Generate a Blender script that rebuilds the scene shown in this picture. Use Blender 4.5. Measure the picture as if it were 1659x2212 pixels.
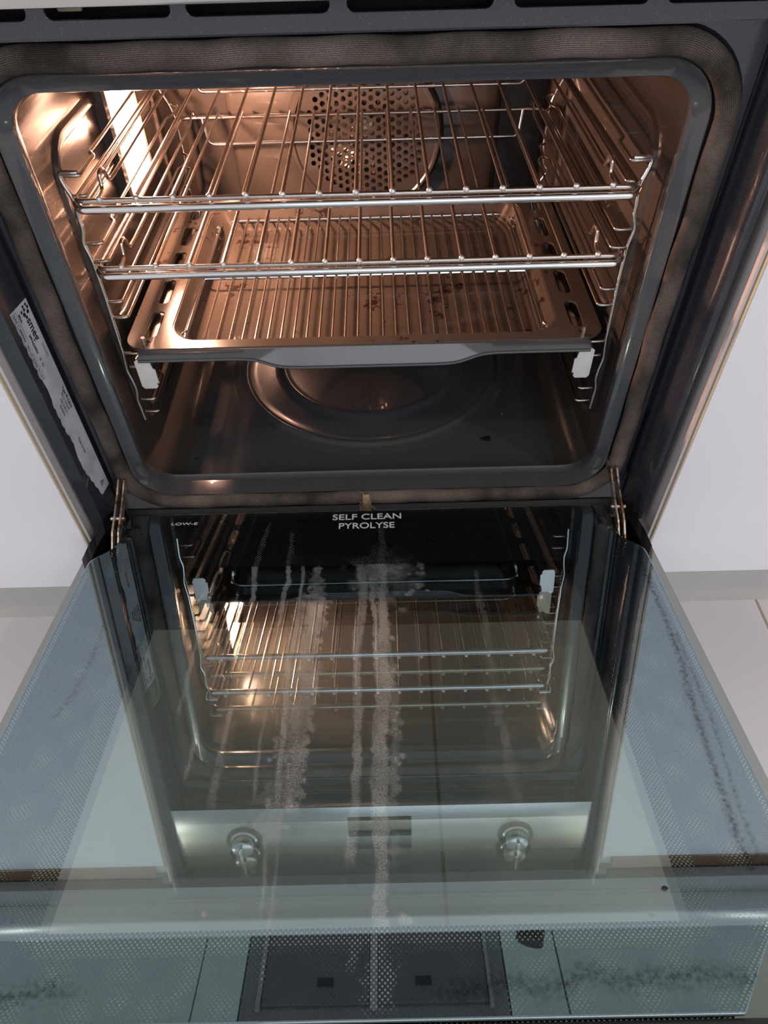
import bpy, bmesh, math, random
import numpy as np
from mathutils import Vector, Matrix

for _o in list(bpy.data.objects):
    bpy.data.objects.remove(_o, do_unlink=True)
SC = bpy.context.scene
COL = SC.collection
random.seed(4)
PI = math.pi

# ------------------------------------------------------------------ camera
CAM = Vector((0.0224, -0.5378, 0.6265))
PITCH, YAW, ROLL, FPX = 0.83287, -0.00775, -0.03035, 1485.585
_cp, _sp, _cy, _sy = math.cos(PITCH), math.sin(PITCH), math.cos(YAW), math.sin(YAW)
_f = Vector((_sy*_cp, _cy*_cp, -_sp))
_r = Vector((_cy, -_sy, 0))
_u = _r.cross(_f)
_r2 = _r*math.cos(ROLL) + _u*math.sin(ROLL)
_u2 = -_r*math.sin(ROLL) + _u*math.cos(ROLL)
cd = bpy.data.cameras.new('camera')
cd.sensor_fit = 'VERTICAL'
cd.sensor_height = 24.0
cd.lens = 24.0*FPX/2212.0
cd.clip_start = 0.02
cam = bpy.data.objects.new('camera', cd)
COL.objects.link(cam)
_m = Matrix((_r2, _u2, -_f)).transposed().to_4x4()
_m.translation = CAM
cam.matrix_world = _m
SC.camera = cam

# ------------------------------------------------------------------ world, light, exposure
w = bpy.data.worlds.new('room_light')
SC.world = w
w.use_nodes = True
w.node_tree.nodes['Background'].inputs[0].default_value = (0.90, 0.91, 1.0, 1)
w.node_tree.nodes['Background'].inputs[1].default_value = 0.79


def area(name, loc, size, power, color, target=(0, 0, 0), spread=180):
    l = bpy.data.lights.new(name, 'AREA')
    l.shape = 'RECTANGLE'
    l.size, l.size_y = size
    l.energy = power
    l.color = color
    l.spread = math.radians(spread)
    o = bpy.data.objects.new(name, l)
    COL.objects.link(o)
    o.location = loc
    o.rotation_euler = (Vector(target)-Vector(loc)).to_track_quat('-Z', 'Y').to_euler()
    return o


area('room_fill', (0.6, -2.6, 1.5), (2.2, 1.3), 14, (0.93, 0.95, 1.0), (0, 0, 0.3))  # added soft light from the room side, like daylight; no window stands there
SC.view_settings.view_transform = 'Standard'
SC.view_settings.look = 'None'
SC.view_settings.exposure = 0.0
SC.view_settings.gamma = 1.0
SC.view_settings.use_curve_mapping = False
SC.cycles.transparent_max_bounces = 24
SC.cycles.max_bounces = 10
SC.cycles.glossy_bounces = 6
SC.cycles.caustics_reflective = False
SC.cycles.caustics_refractive = False
SC.cycles.use_denoising = True
SC.cycles.sample_clamp_indirect = 12.0

# ------------------------------------------------------------------ materials
MATS = {}


def nodes(name):
    m = bpy.data.materials.new(name)
    m.use_nodes = True
    MATS[name] = m
    nt = m.node_tree
    return m, nt, nt.nodes, nt.links


def pbr(name, color, rough=0.5, metal=0.0, coat=0.0, spec=0.5, speck=None, bump=None, noise=None):
    m, nt, N, L = nodes(name)
    b = N['Principled BSDF']
    b.inputs['Base Color'].default_value = (*color, 1)
    b.inputs['Roughness'].default_value = rough
    b.inputs['Metallic'].default_value = metal
    b.inputs['Coat Weight'].default_value = coat
    b.inputs['Coat Roughness'].default_value = 0.03
    b.inputs['Specular IOR Level'].default_value = spec
    tc = N.new('ShaderNodeTexCoord')
    src = None
    if noise:
        sc, amt = noise
        n = N.new('ShaderNodeTexNoise')
        n.inputs['Scale'].default_value = sc
        n.inputs['Detail'].default_value = 5
        L.new(tc.outputs['Object'], n.inputs['Vector'])
        mx = N.new('ShaderNodeMix')
        mx.data_type = 'RGBA'
        mx.inputs[6].default_value = (*[c*(1-amt) for c in color], 1)
        mx.inputs[7].default_value = (*[min(1, c*(1+amt)) for c in color], 1)
        L.new(n.outputs['Fac'], mx.inputs[0])
        L.new(mx.outputs[2], b.inputs['Base Color'])
        src = mx
    if speck:
        sc, lo, hi, col = speck
        n = N.new('ShaderNodeTexNoise')
        n.inputs['Scale'].default_value = sc
        n.inputs['Detail'].default_value = 2
        L.new(tc.outputs['Object'], n.inputs['Vector'])
        r = N.new('ShaderNodeMapRange')
        r.inputs['From Min'].default_value = lo
        r.inputs['From Max'].default_value = hi
        L.new(n.outputs['Fac'], r.inputs['Value'])
        mx = N.new('ShaderNodeMix')
        mx.data_type = 'RGBA'
        if src:
            L.new(src.outputs[2], mx.inputs[6])
        else:
            mx.inputs[6].default_value = (*color, 1)
        mx.inputs[7].default_value = (*col, 1)
        L.new(r.outputs['Result'], mx.inputs[0])
        L.new(mx.outputs[2], b.inputs['Base Color'])
    if bump:
        sc, st = bump
        n = N.new('ShaderNodeTexNoise')
        n.inputs['Scale'].default_value = sc
        L.new(tc.outputs['Object'], n.inputs['Vector'])
        bp = N.new('ShaderNodeBump')
        bp.inputs['Strength'].default_value = st
        bp.inputs['Distance'].default_value = 0.001
        L.new(n.outputs['Fac'], bp.inputs['Height'])
        L.new(bp.outputs[0], b.inputs['Normal'])
    return m


enamel = pbr('dark_enamel', (0.063, 0.065, 0.070), 0.18, coat=0.6, speck=(900, 0.68, 0.73, (0.16, 0.16, 0.17)), bump=(45, 0.03))
enamel_in = pbr('cavity_enamel', (0.058, 0.047, 0.040), 0.22, coat=0.3, bump=(40, 0.03))
frame_dark = pbr('frame_enamel', (0.034, 0.036, 0.044), 0.16, coat=0.5, speck=(900, 0.66, 0.72, (0.12, 0.12, 0.14)), bump=(40, 0.08))
black = pbr('black_plastic', (0.012, 0.012, 0.014), 0.35)
black_gloss = pbr('black_gloss', (0.008, 0.008, 0.010), 0.08)
chrome = pbr('chrome', (0.78, 0.76, 0.74), 0.12, metal=1.0)
wire_m = pbr('steel_wire', (0.50, 0.44, 0.40), 0.24, metal=1.0, noise=(60, 0.25), bump=(300, 0.15))
bead_m = pbr('weld_steel', (0.85, 0.82, 0.80), 0.30, metal=0.9, bump=(900, 0.6))
rail_m = pbr('rail_steel', (0.70, 0.67, 0.63), 0.28, metal=1.0)
plate_m = pbr('plate_steel', (0.86, 0.83, 0.79), 0.38, metal=0.6, noise=(80, 0.12))
rust_m = pbr('hinge_steel', (0.50, 0.42, 0.36), 0.4, metal=0.85, speck=(120, 0.48, 0.6, (0.22, 0.10, 0.05)), bump=(200, 0.3))
steel = pbr('brushed_stainless', (0.60, 0.60, 0.57), 0.22, metal=1.0)
white = pbr('white_laminate', (0.78, 0.765, 0.80), 0.42)
worktop_m = pbr('worktop', (0.74, 0.74, 0.72), 0.22)
edge_m = pbr('edge_band', (0.62, 0.53, 0.36), 0.5, noise=(60, 0.12))
panel_m = pbr('carcass_panel', (0.62, 0.57, 0.56), 0.45)
chip = pbr('chipboard', (0.46, 0.33, 0.16), 0.8, speck=(220, 0.5, 0.6, (0.16, 0.09, 0.04)), bump=(300, 0.5))
plinth_m = pbr('plinth', (0.50, 0.49, 0.46), 0.45, noise=(9, 0.05))
channel_m = pbr('shaded_grip_channel', (0.20, 0.105, 0.06), 0.4)  # brown, darkened in the colour for the shade inside the finger recess
hood_m = pbr('hood_grey', (0.26, 0.26, 0.27), 0.35, metal=0.5)
hood_dark = pbr('hood_filter', (0.16, 0.16, 0.17), 0.45, metal=0.2)
strip_m = pbr('hood_strip', (0.38, 0.38, 0.39), 0.4)
ceil_m = pbr('ceiling_paint', (0.78, 0.78, 0.76), 0.8)
cup_m = pbr('cupboard_pale', (0.70, 0.78, 0.74), 0.4)
wall_m = pbr('splashback', (0.72, 0.75, 0.72), 0.15)
txt_w = pbr('white_print', (0.75, 0.76, 0.78), 0.5)
txt_k = pbr('black_print', (0.02, 0.02, 0.025), 0.5)
crumb_m = pbr('charred_crumb', (0.010, 0.009, 0.008), 0.45, bump=(600, 0.6))
fan_m = pbr('fan_metal', (0.40, 0.30, 0.22), 0.35, metal=0.8)
twine = pbr('frayed_twine', (0.30, 0.20, 0.12), 0.9, noise=(200, 0.4))

# white sticker with worn silver lower half
stick, _nt, N, L = nodes('sticker')
b = N['Principled BSDF']
tc = N.new('ShaderNodeTexCoord')
n1 = N.new('ShaderNodeTexNoise'); n1.inputs['Scale'].default_value = 45; n1.inputs['Detail'].default_value = 8
L.new(tc.outputs['Object'], n1.inputs['Vector'])
mr = N.new('ShaderNodeMapRange'); mr.inputs['From Min'].default_value = .45; mr.inputs['From Max'].default_value = .62
L.new(n1.outputs['Fac'], mr.inputs['Value'])
mx = N.new('ShaderNodeMix'); mx.data_type = 'RGBA'
mx.inputs[6].default_value = (.66, .66, .68, 1); mx.inputs[7].default_value = (.50, .53, .57, 1)
L.new(mr.outputs[0], mx.inputs[0]); L.new(mx.outputs[2], b.inputs['Base Color'])
b.inputs['Roughness'].default_value = .35

# woven gasket
gask, _nt, N, L = nodes('woven_gasket')
b = N['Principled BSDF']
b.inputs['Roughness'].default_value = .8
b.inputs['Specular IOR Level'].default_value = .2
uv = N.new('ShaderNodeUVMap')
mp = N.new('ShaderNodeMapping'); mp.inputs['Scale'].default_value = (1, 1, 1)
L.new(uv.outputs[0], mp.inputs['Vector'])
ch = N.new('ShaderNodeTexBrick')
ch.inputs['Scale'].default_value = 1.0
ch.inputs['Mortar Size'].default_value = .22
ch.inputs['Mortar Smooth'].default_value = .5
ch.inputs['Brick Width'].default_value = 1.0
ch.inputs['Row Height'].default_value = 1.0
ch.inputs['Color1'].default_value = (.23, .18, .145, 1)
ch.inputs['Color2'].default_value = (.165, .130, .108, 1)
ch.inputs['Mortar'].default_value = (.045, .038, .034, 1)
L.new(mp.outputs[0], ch.inputs['Vector'])
n1 = N.new('ShaderNodeTexNoise'); n1.inputs['Scale'].default_value = 18; n1.inputs['Detail'].default_value = 4
tc = N.new('ShaderNodeTexCoord'); L.new(tc.outputs['Object'], n1.inputs['Vector'])
mr = N.new('ShaderNodeMapRange'); mr.inputs['From Min'].default_value = .35; mr.inputs['From Max'].default_value = .68
mr.inputs['To Min'].default_value = .30; mr.inputs['To Max'].default_value = 1.5
L.new(n1.outputs['Fac'], mr.inputs['Value'])
mx = N.new('ShaderNodeMix'); mx.data_type = 'RGBA'; mx.blend_type = 'MULTIPLY'; mx.inputs[0].default_value = 1
L.new(ch.outputs['Color'], mx.inputs[6]); L.new(mr.outputs[0], mx.inputs[7])
L.new(mx.outputs[2], b.inputs['Base Color'])
bp = N.new('ShaderNodeBump'); bp.inputs['Strength'].default_value = .6; bp.inputs['Distance'].default_value = .0006
L.new(ch.outputs['Fac'], bp.inputs['Height']); bp.invert = True
L.new(bp.outputs[0], b.inputs['Normal'])

# tray enamel with burnt specks
trm, _nt, N, L = nodes('tray_enamel')
b = N['Principled BSDF']
b.inputs['Roughness'].default_value = .2
b.inputs['Coat Weight'].default_value = .4
tc = N.new('ShaderNodeTexCoord')
n1 = N.new('ShaderNodeTexNoise'); n1.inputs['Scale'].default_value = 75; n1.inputs['Detail'].default_value = 7; n1.inputs['Roughness'].default_value = .65
n2 = N.new('ShaderNodeTexNoise'); n2.inputs['Scale'].default_value = 16; n2.inputs['Detail'].default_value = 2
L.new(tc.outputs['Object'], n1.inputs['Vector']); L.new(tc.outputs['Object'], n2.inputs['Vector'])
a1 = N.new('ShaderNodeMath'); a1.operation = 'MULTIPLY'; L.new(n1.outputs['Fac'], a1.inputs[0]); L.new(n2.outputs['Fac'], a1.inputs[1])
mr = N.new('ShaderNodeMapRange'); mr.inputs['From Min'].default_value = .352; mr.inputs['From Max'].default_value = .385
L.new(a1.outputs[0], mr.inputs['Value'])
mx = N.new('ShaderNodeMix'); mx.data_type = 'RGBA'
mx.inputs[6].default_value = (.066, .051, .040, 1); mx.inputs[7].default_value = (.018, .005, .003, 1)
L.new(mr.outputs[0], mx.inputs[0]); L.new(mx.outputs[2], b.inputs['Base Color'])

# floor tiles
flm, _nt, N, L = nodes('floor_tiles')
b = N['Principled BSDF']
b.inputs['Roughness'].default_value = .3
tc = N.new('ShaderNodeTexCoord')
mp = N.new('ShaderNodeMapping'); mp.inputs['Location'].default_value = (-.0745, -.035, 0)
L.new(tc.outputs['Object'], mp.inputs['Vector'])
br = N.new('ShaderNodeTexBrick'); br.offset = 0.0
br.inputs['Scale'].default_value = 1
br.inputs['Brick Width'].default_value = .4735; br.inputs['Row Height'].default_value = .95
br.inputs['Mortar Size'].default_value = .0022
br.inputs['Color1'].default_value = (.76, .72, .73, 1); br.inputs['Color2'].default_value = (.74, .70, .71, 1)
br.inputs['Mortar'].default_value = (.42, .34, .27, 1)
L.new(mp.outputs[0], br.inputs['Vector']); L.new(br.outputs['Color'], b.inputs['Base Color'])

# lamp glass
lampm, _nt, N, L = nodes('lamp_glass')
for nn in list(N):
    N.remove(nn)
em = N.new('ShaderNodeEmission'); em.inputs[0].default_value = (1.0, .54, .36, 1); em.inputs[1].default_value = 130
oo = N.new('ShaderNodeOutputMaterial'); L.new(em.outputs[0], oo.inputs[0])
dlm, _nt, N, L = nodes('downlight_lens')
for nn in list(N):
    N.remove(nn)
em = N.new('ShaderNodeEmission'); em.inputs[0].default_value = (1.0, .90, .74, 1); em.inputs[1].default_value = 480
oo = N.new('ShaderNodeOutputMaterial'); L.new(em.outputs[0], oo.inputs[0])
ledm, _nt, N, L = nodes('blue_digits')
for nn in list(N):
    N.remove(nn)
em = N.new('ShaderNodeEmission'); em.inputs[0].default_value = (.35, .55, 1.0, 1); em.inputs[1].default_value = 2.5
oo = N.new('ShaderNodeOutputMaterial'); L.new(em.outputs[0], oo.inputs[0])


def M1(N, L, op, a, b_=None, c=None):
    q = N.new('ShaderNodeMath'); q.operation = op
    for i, v in enumerate((a, b_, c)):
        if v is None:
            continue
        if isinstance(v, (int, float)):
            q.inputs[i].default_value = v
        else:
            L.new(v, q.inputs[i])
    return q.outputs[0]


def glass_mat(name, refl, tint, clear, win=None, dots=False, stains=False):
    """door pane: clear glass, black print outside the window rectangle, dot holes in the print, lime scale streaks"""
    m, nt, N, L = nodes(name)
    for nn in list(N):
        N.remove(nn)
    out = N.new('ShaderNodeOutputMaterial')
    tr = N.new('ShaderNodeBsdfTransparent'); tr.inputs[0].default_value = (*clear, 1)
    gl = N.new('ShaderNodeBsdfGlossy'); gl.inputs['Color'].default_value = (*tint, 1); gl.inputs['Roughness'].default_value = .012
    cur = tr.outputs[0]
    tc = N.new('ShaderNodeTexCoord')
    if stains:
        at = N.new('ShaderNodeAttribute'); at.attribute_name = 'scale_marks'
        n1 = N.new('ShaderNodeTexNoise'); n1.inputs['Scale'].default_value = 900; n1.inputs['Detail'].default_value = 3; n1.inputs['Roughness'].default_value = .6
        L.new(tc.outputs['UV'], n1.inputs['Vector'])
        lo = M1(N, L, 'SUBTRACT', n1.outputs['Fac'], .5)
        lo = M1(N, L, 'MULTIPLY', lo, 4.5)
        v = M1(N, L, 'ADD', .85, lo)
        v = M1(N, L, 'MULTIPLY', v, at.outputs['Fac'])
        mr = N.new('ShaderNodeMapRange'); mr.inputs['From Min'].default_value = .03; mr.inputs['From Max'].default_value = .8
        mr.inputs['To Max'].default_value = .58
        L.new(v, mr.inputs['Value'])
        df = N.new('ShaderNodeBsdfDiffuse'); df.inputs[0].default_value = (.44, .48, .47, 1)
        mxs = N.new('ShaderNodeMixShader'); L.new(mr.outputs[0], mxs.inputs[0]); L.new(cur, mxs.inputs[1]); L.new(df.outputs[0], mxs.inputs[2])
        cur = mxs.outputs[0]
    if win:
        x0, x1, u0, u1 = win
        sp = N.new('ShaderNodeSeparateXYZ'); L.new(tc.outputs['UV'], sp.inputs[0])
        X, U = sp.outputs[0], sp.outputs[1]
        a = M1(N, L, 'GREATER_THAN', X, x0); b2 = M1(N, L, 'LESS_THAN', X, x1)
        c = M1(N, L, 'GREATER_THAN', U, u0); d = M1(N, L, 'LESS_THAN', U, u1)
        inside = M1(N, L, 'MULTIPLY', M1(N, L, 'MULTIPLY', a, b2), M1(N, L, 'MULTIPLY', c, d))
        opaque = M1(N, L, 'SUBTRACT', 1.0, inside)
        if dots:
            P = .0032
            def cell(ox):
                xx = M1(N, L, 'DIVIDE', X, P); uu = M1(N, L, 'DIVIDE', U, P)
                fx = M1(N, L, 'SUBTRACT', M1(N, L, 'FRACT', M1(N, L, 'ADD', xx, 100+ox)), .5)
                fu = M1(N, L, 'SUBTRACT', M1(N, L, 'FRACT', M1(N, L, 'ADD', uu, 100+ox)), .5)
                return M1(N, L, 'SQRT', M1(N, L, 'ADD', M1(N, L, 'POWER', M1(N, L, 'ABSOLUTE', fx), 2.0), M1(N, L, 'POWER', M1(N, L, 'ABSOLUTE', fu), 2.0)))
            dd = M1(N, L, 'MINIMUM', cell(0.0), cell(.5))
            hole = M1(N, L, 'LESS_THAN', dd, .205)
            opaque = M1(N, L, 'MULTIPLY', opaque, M1(N, L, 'SUBTRACT', 1.0, hole))
        bk = N.new('ShaderNodeBsdfDiffuse'); bk.inputs[0].default_value = (.010, .011, .013, 1)
        mxs = N.new('ShaderNodeMixShader'); L.new(opaque, mxs.inputs[0]); L.new(cur, mxs.inputs[1]); L.new(bk.outputs[0], mxs.inputs[2])
        cur = mxs.outputs[0]
    # reflection: coated glass, slightly stronger at grazing angles
    lw = N.new('ShaderNodeLayerWeight'); lw.inputs[0].default_value = .5
    f = M1(N, L, 'ADD', M1(N, L, 'MULTIPLY', M1(N, L, 'POWER', lw.outputs['Facing'], 4.0), .7), refl)
    f = M1(N, L, 'MINIMUM', f, 1.0)
    if stains:
        ag = N.new('ShaderNodeAttribute'); ag.attribute_name = 'grime'
        n2 = N.new('ShaderNodeTexNoise'); n2.inputs['Scale'].default_value = 300; n2.inputs['Detail'].default_value = 5
        L.new(tc.outputs['UV'], n2.inputs['Vector'])
        g = M1(N, L, 'ADD', ag.outputs['Fac'], M1(N, L, 'MULTIPLY', M1(N, L, 'SUBTRACT', n2.outputs['Fac'], .5), 3.0))
        g = M1(N, L, 'MULTIPLY', g, ag.outputs['Fac'])
        g = M1(N, L, 'MINIMUM', M1(N, L, 'MAXIMUM', g, 0.0), .75)
        f = M1(N, L, 'MULTIPLY', f, M1(N, L, 'SUBTRACT', 1.0, g))
    ms = N.new('ShaderNodeMixShader'); L.new(f, ms.inputs[0]); L.new(cur, ms.inputs[1]); L.new(gl.outputs[0], ms.inputs[2])
    L.new(ms.outputs[0], out.inputs[0])
    return m


pane_m = glass_mat('inner_pane_glass', .33, (.72, .92, 1.0), (.92, .96, .93), win=(-.212, .212, .1035, .433), dots=True, stains=True)
outer_m = glass_mat('outer_pane_glass', .36, (.95, 1, .90), (.36, .38, .33), win=(-.2, .2, .155, .426))
clear_m, _nt, N, L = nodes('clear_glass_back')
for nn in list(N):
    N.remove(nn)
tr = N.new('ShaderNodeBsdfTransparent'); tr.inputs[0].default_value = (.97, .98, .97, 1)
oo = N.new('ShaderNodeOutputMaterial'); L.new(tr.outputs[0], oo.inputs[0])
gedge = pbr('glass_edge', (.16, .20, .18), .2)


# ------------------------------------------------------------------ mesh helpers
ORG = {}


def link(name, me, mat, parent=None, smooth=True, extra=()):
    o = bpy.data.objects.new(name, me)
    COL.objects.link(o)
    me.materials.append(mat)
    for e in extra:
        me.materials.append(e)
    if smooth:
        me.polygons.foreach_set('use_smooth', [True]*len(me.polygons))
        try:
            me.set_sharp_from_angle(angle=math.radians(38))
        except Exception:
            pass
    if parent is not None:
        off = ORG.get(parent.name, Vector((0, 0, 0)))
        me.transform(Matrix.Translation(-off))
        o.parent = parent
        ORG[o.name] = off
    else:
        ORG[o.name] = Vector((0, 0, 0))
    return o


def part(name, bm, mat, parent=None, smooth=True, extra=()):
    me = bpy.data.meshes.new(name)
    bmesh.ops.recalc_face_normals(bm, faces=bm.faces)
    bm.to_mesh(me)
    bm.free()
    return link(name, me, mat, parent, smooth, extra)


def thing(name, label, cat, loc=(0, 0, 0), group=None):
    o = bpy.data.objects.new(name, None)
    o.empty_display_size = .05
    COL.objects.link(o)
    o.location = loc
    o['label'] = label
    o['category'] = cat
    if group:
        o['group'] = group
    ORG[o.name] = Vector(loc)
    return o


def tag(o, label, cat, group=None):
    o['label'] = label
    o['category'] = cat
    if group:
        o['group'] = group
    return o


def struct(o):
    o['kind'] = 'structure'
    return o


def NB():
    return bmesh.new()


def box(bm, x0, x1, y0, y1, z0, z1, bev=0.0, segs=2, M=None):
    r = bmesh.ops.create_cube(bm, size=1)
    vs = r['verts']
    bmesh.ops.scale(bm, verts=vs, vec=(x1-x0, y1-y0, z1-z0))
    bmesh.ops.translate(bm, verts=vs, vec=((x0+x1)/2, (y0+y1)/2, (z0+z1)/2))
    if bev > 0:
        es = list({e for v in vs for e in v.link_edges})
        rr = bmesh.ops.bevel(bm, geom=es, offset=bev, segments=segs, profile=.5, affect='EDGES')
        vs = list({v for f in rr['faces'] for v in f.verts} | {v for v in vs if v.is_valid})
    if M is not None:
        bmesh.ops.transform(bm, matrix=M, verts=vs)
    return vs


def fillet(pts, r, n=5):
    pts = [Vector(p) for p in pts]
    out = [pts[0]]
    for i in range(1, len(pts)-1):
        a, b_, c = pts[i-1], pts[i], pts[i+1]
        d1, d2 = (a-b_), (c-b_)
        rr = min(r, d1.length*.48, d2.length*.48)
        p1, p2 = b_+d1.normalized()*rr, b_+d2.normalized()*rr
        for k in range(n+1):
            t = k/n
            out.append(p1*(1-t)**2 + b_*2*t*(1-t) + p2*t*t)
    out.append(pts[-1])
    return out


def tube(bm, pts, r, segs=10, closed=False, rs=None, squash=None, uv=None):
    pts = [Vector(p) for p in pts]
    n = len(pts)
    rings = []
    prev = None
    for i in range(n):
        if closed:
            t = (pts[(i+1) % n]-pts[i-1]).normalized()
        else:
            t = (pts[min(i+1, n-1)]-pts[max(i-1, 0)]).normalized()
        if prev is None:
            up = Vector((0, 1, 0)) if abs(t.y) < .9 else Vector((0, 0, 1))
            nn = (up - t*up.dot(t)).normalized()
        else:
            nn = (prev - t*prev.dot(t))
            nn = nn.normalized() if nn.length > 1e-9 else prev
        prev = nn
        bb = t.cross(nn)
        rad = rs[i] if rs else r
        ring = []
        for k in range(segs):
            a = 2*PI*k/segs
            ca, sa = math.cos(a), math.sin(a)
            if squash:
                ca *= squash
            ring.append(bm.verts.new(pts[i] + nn*(ca*rad) + bb*(sa*rad)))
        rings.append(ring)
    m = n if closed else n-1
    lay = bm.loops.layers.uv.verify() if uv else None
    L_ = 0.0
    for i in range(m):
        A, B = rings[i], rings[(i+1) % n]
        d = (pts[(i+1) % n]-pts[i]).length
        for k in range(segs):
            f = bm.faces.new((A[k], A[(k+1) % segs], B[(k+1) % segs], B[k]))
            if uv:
                su, sv = uv
                co = [(L_*su, k*sv), (L_*su, (k+1)*sv), ((L_+d)*su, (k+1)*sv), ((L_+d)*su, k*sv)]
                for lp, c in zip(f.loops, co):
                    lp[lay].uv = c
        L_ += d
    if not closed:
        bm.faces.new(rings[0][::-1])
        bm.faces.new(rings[-1])


def rrect(cx, cz, hw, hh, r, n=8):
    """rounded rectangle loop in (x,z): list of (x,z,nx,nz)"""
    out = []
    for (sx, sz, a0) in ((1, 1, 0), (-1, 1, 90), (-1, -1, 180), (1, -1, 270)):
        for k in range(n+1):
            a = math.radians(a0+90*k/n)
            out.append((cx+sx*(hw-r)+r*math.cos(a), cz+sz*(hh-r)+r*math.sin(a), math.cos(a), math.sin(a)))
    return out


def loft(bm, loops, close_first=False, close_last=False):
    """loops: lists of 3D points of equal length, closed"""
    vv = [[bm.verts.new(p) for p in lp] for lp in loops]
    n = len(vv[0])
    for a, b_ in zip(vv[:-1], vv[1:]):
        for k in range(n):
            bm.faces.new((a[k], a[(k+1) % n], b_[(k+1) % n], b_[k]))
    if close_first:
        bm.faces.new(vv[0][::-1])
    if close_last:
        bm.faces.new(vv[-1])


def lathe(bm, prof, c, segs=48, axis='Z', cap=True):
    rings = []
    for (r, h) in prof:
        ring = []
        for k in range(segs):
            a = 2*PI*k/segs
            if axis == 'Z':
                p = (c[0]+r*math.cos(a), c[1]+r*math.sin(a), c[2]+h)
            else:
                p = (c[0]+r*math.cos(a), c[1]-h, c[2]+r*math.sin(a))
            ring.append(bm.verts.new(p))
        rings.append(ring)
    for a, b_ in zip(rings[:-1], rings[1:]):
        for k in range(segs):
            bm.faces.new((a[k], a[(k+1) % segs], b_[(k+1) % segs], b_[k]))
    if cap:
        bm.faces.new(rings[0][::-1])
        bm.faces.new(rings[-1])


def slab(loops, thick, bev=0.0):
    """2D outlines (first the rim, then holes) to a plate mesh lying in XY, centred on z=0"""
    cu = bpy.data.curves.new('t', 'CURVE')
    cu.dimensions = '2D'
    cu.fill_mode = 'BOTH'
    cu.extrude = thick/2
    cu.bevel_depth = bev
    cu.bevel_resolution = 1
    for lp in loops:
        s = cu.splines.new('POLY')
        s.points.add(len(lp)-1)
        for q, p in zip(s.points, lp):
            q.co = (p[0], p[1], 0, 1)
        s.use_cyclic_u = True
    o = bpy.data.objects.new('t', cu)
    COL.objects.link(o)
    dg = bpy.context.evaluated_depsgraph_get()
    dg.update()
    me = bpy.data.meshes.new_from_object(o.evaluated_get(dg))
    bpy.data.objects.remove(o, do_unlink=True)
    return me


def text_mesh(s, size, thick=.0001, align='LEFT', sx=1.0, bold=0.0):
    cu = bpy.data.curves.new('t', 'FONT')
    cu.body = s
    cu.size = size
    cu.extrude = thick
    cu.align_x = align
    cu.offset = bold
    o = bpy.data.objects.new('t', cu)
    COL.objects.link(o)
    dg = bpy.context.evaluated_depsgraph_get()
    dg.update()
    me = bpy.data.meshes.new_from_object(o.evaluated_get(dg))
    bpy.data.objects.remove(o, do_unlink=True)
    me.transform(Matrix.Diagonal((sx, 1, 1, 1)))
    return me


def copy_tree(o, parent=None):
    c = o.copy()
    COL.objects.link(c)
    if parent is not None:
        c.parent = parent
    for ch in [q for q in bpy.data.objects if q.parent == o]:
        copy_tree(ch, c)
    return c


# ------------------------------------------------------------------ the room (setting)
FZ = -.20
bm = NB(); box(bm, -2.6, 2.6, -3.0, .62, FZ-.03, FZ); struct(part('floor', bm, flm, smooth=False))
bm = NB(); box(bm, -2.6, 2.6, .60, .66, FZ, 2.3); struct(part('wall_back', bm, wall_m, smooth=False))
bm = NB(); box(bm, -2.6, 2.6, -3.0, .66, 2.3, 2.36); struct(part('ceiling', bm, ceil_m, smooth=False))
bm = NB(); box(bm, -2.2, 2.2, .026, .040, FZ, -.021); struct(part('trim_1', bm, plinth_m, smooth=False))

# ------------------------------------------------------------------ base cabinets either side
YF = -.056


def base_cabinet(sx, label, loc):
    t = thing('base_cabinet', label, 'cabinet', loc)
    xin = .3045 if sx < 0 else .3115
    xi, xo = sx*xin, sx*(xin+.9)
    a, b_ = min(xi, xo), max(xi, xo)
    bm = NB(); box(bm, a, b_, -.036, .55, -.020, .655); part('carcass', bm, white, t, smooth=False)
    # door front with hooked finger-pull top
    prof = [(-.036, -.019), (YF, -.019), (YF, .600), (YF+.002, .612), (YF+.006, .622), (YF+.014, .626), (-.036, .626)]
    bm = NB()
    xf = sx*(xin+.0012)
    l0 = [(xf, y, z) for y, z in prof]; l1 = [(xo, y, z) for y, z in prof]
    loft(bm, [l0, l1], True, True)
    part('drawer_front', bm, white, t, smooth=False)
    bm = NB(); x0, x1 = sorted((xi, sx*(xin+.0012))); box(bm, x0, x1, YF+.0005, -.036, -.019, .62); part('edge_band', bm, edge_m, t, smooth=False)
    x0, x1 = sorted((sx*(xin+.022), xo))
    bm = NB(); box(bm, x0, x1, -.044, -.0362, .627, .655); part('shaded_grip_channel', bm, channel_m, t, smooth=False)
    return t


base_cabinet(-1, 'white handleless base cabinet left of the oven', (-.75, 0, -.02))
base_cabinet(1, 'white handleless base cabinet right of the oven', (.75, 0, -.02))

hc = thing('oven_housing', 'pale cabinet housing with chipboard shelf edge around and under the oven', 'cabinet', (0, .2, -.02))
for sx, xin in ((-1, .3045), (1, .3115)):
    x0, x1 = sorted((sx*(xin-.0145), sx*(xin-.0005)))
    bm = NB(); box(bm, *sorted((sx*(xin-.0035), sx*(xin-.0005))), -.052, .55, -.019, .655); part('side_panel', bm, panel_m, hc, smooth=False)
bm = NB(); box(bm, -.300, .307, -.030, .55, .004, .016, .001); part('shelf', bm, chip, hc, smooth=False)
bm = NB(); box(bm, -.300, .307, -.028, -.012, -.019, .003); part('filler_strip', bm, white, hc, smooth=False)

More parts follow.
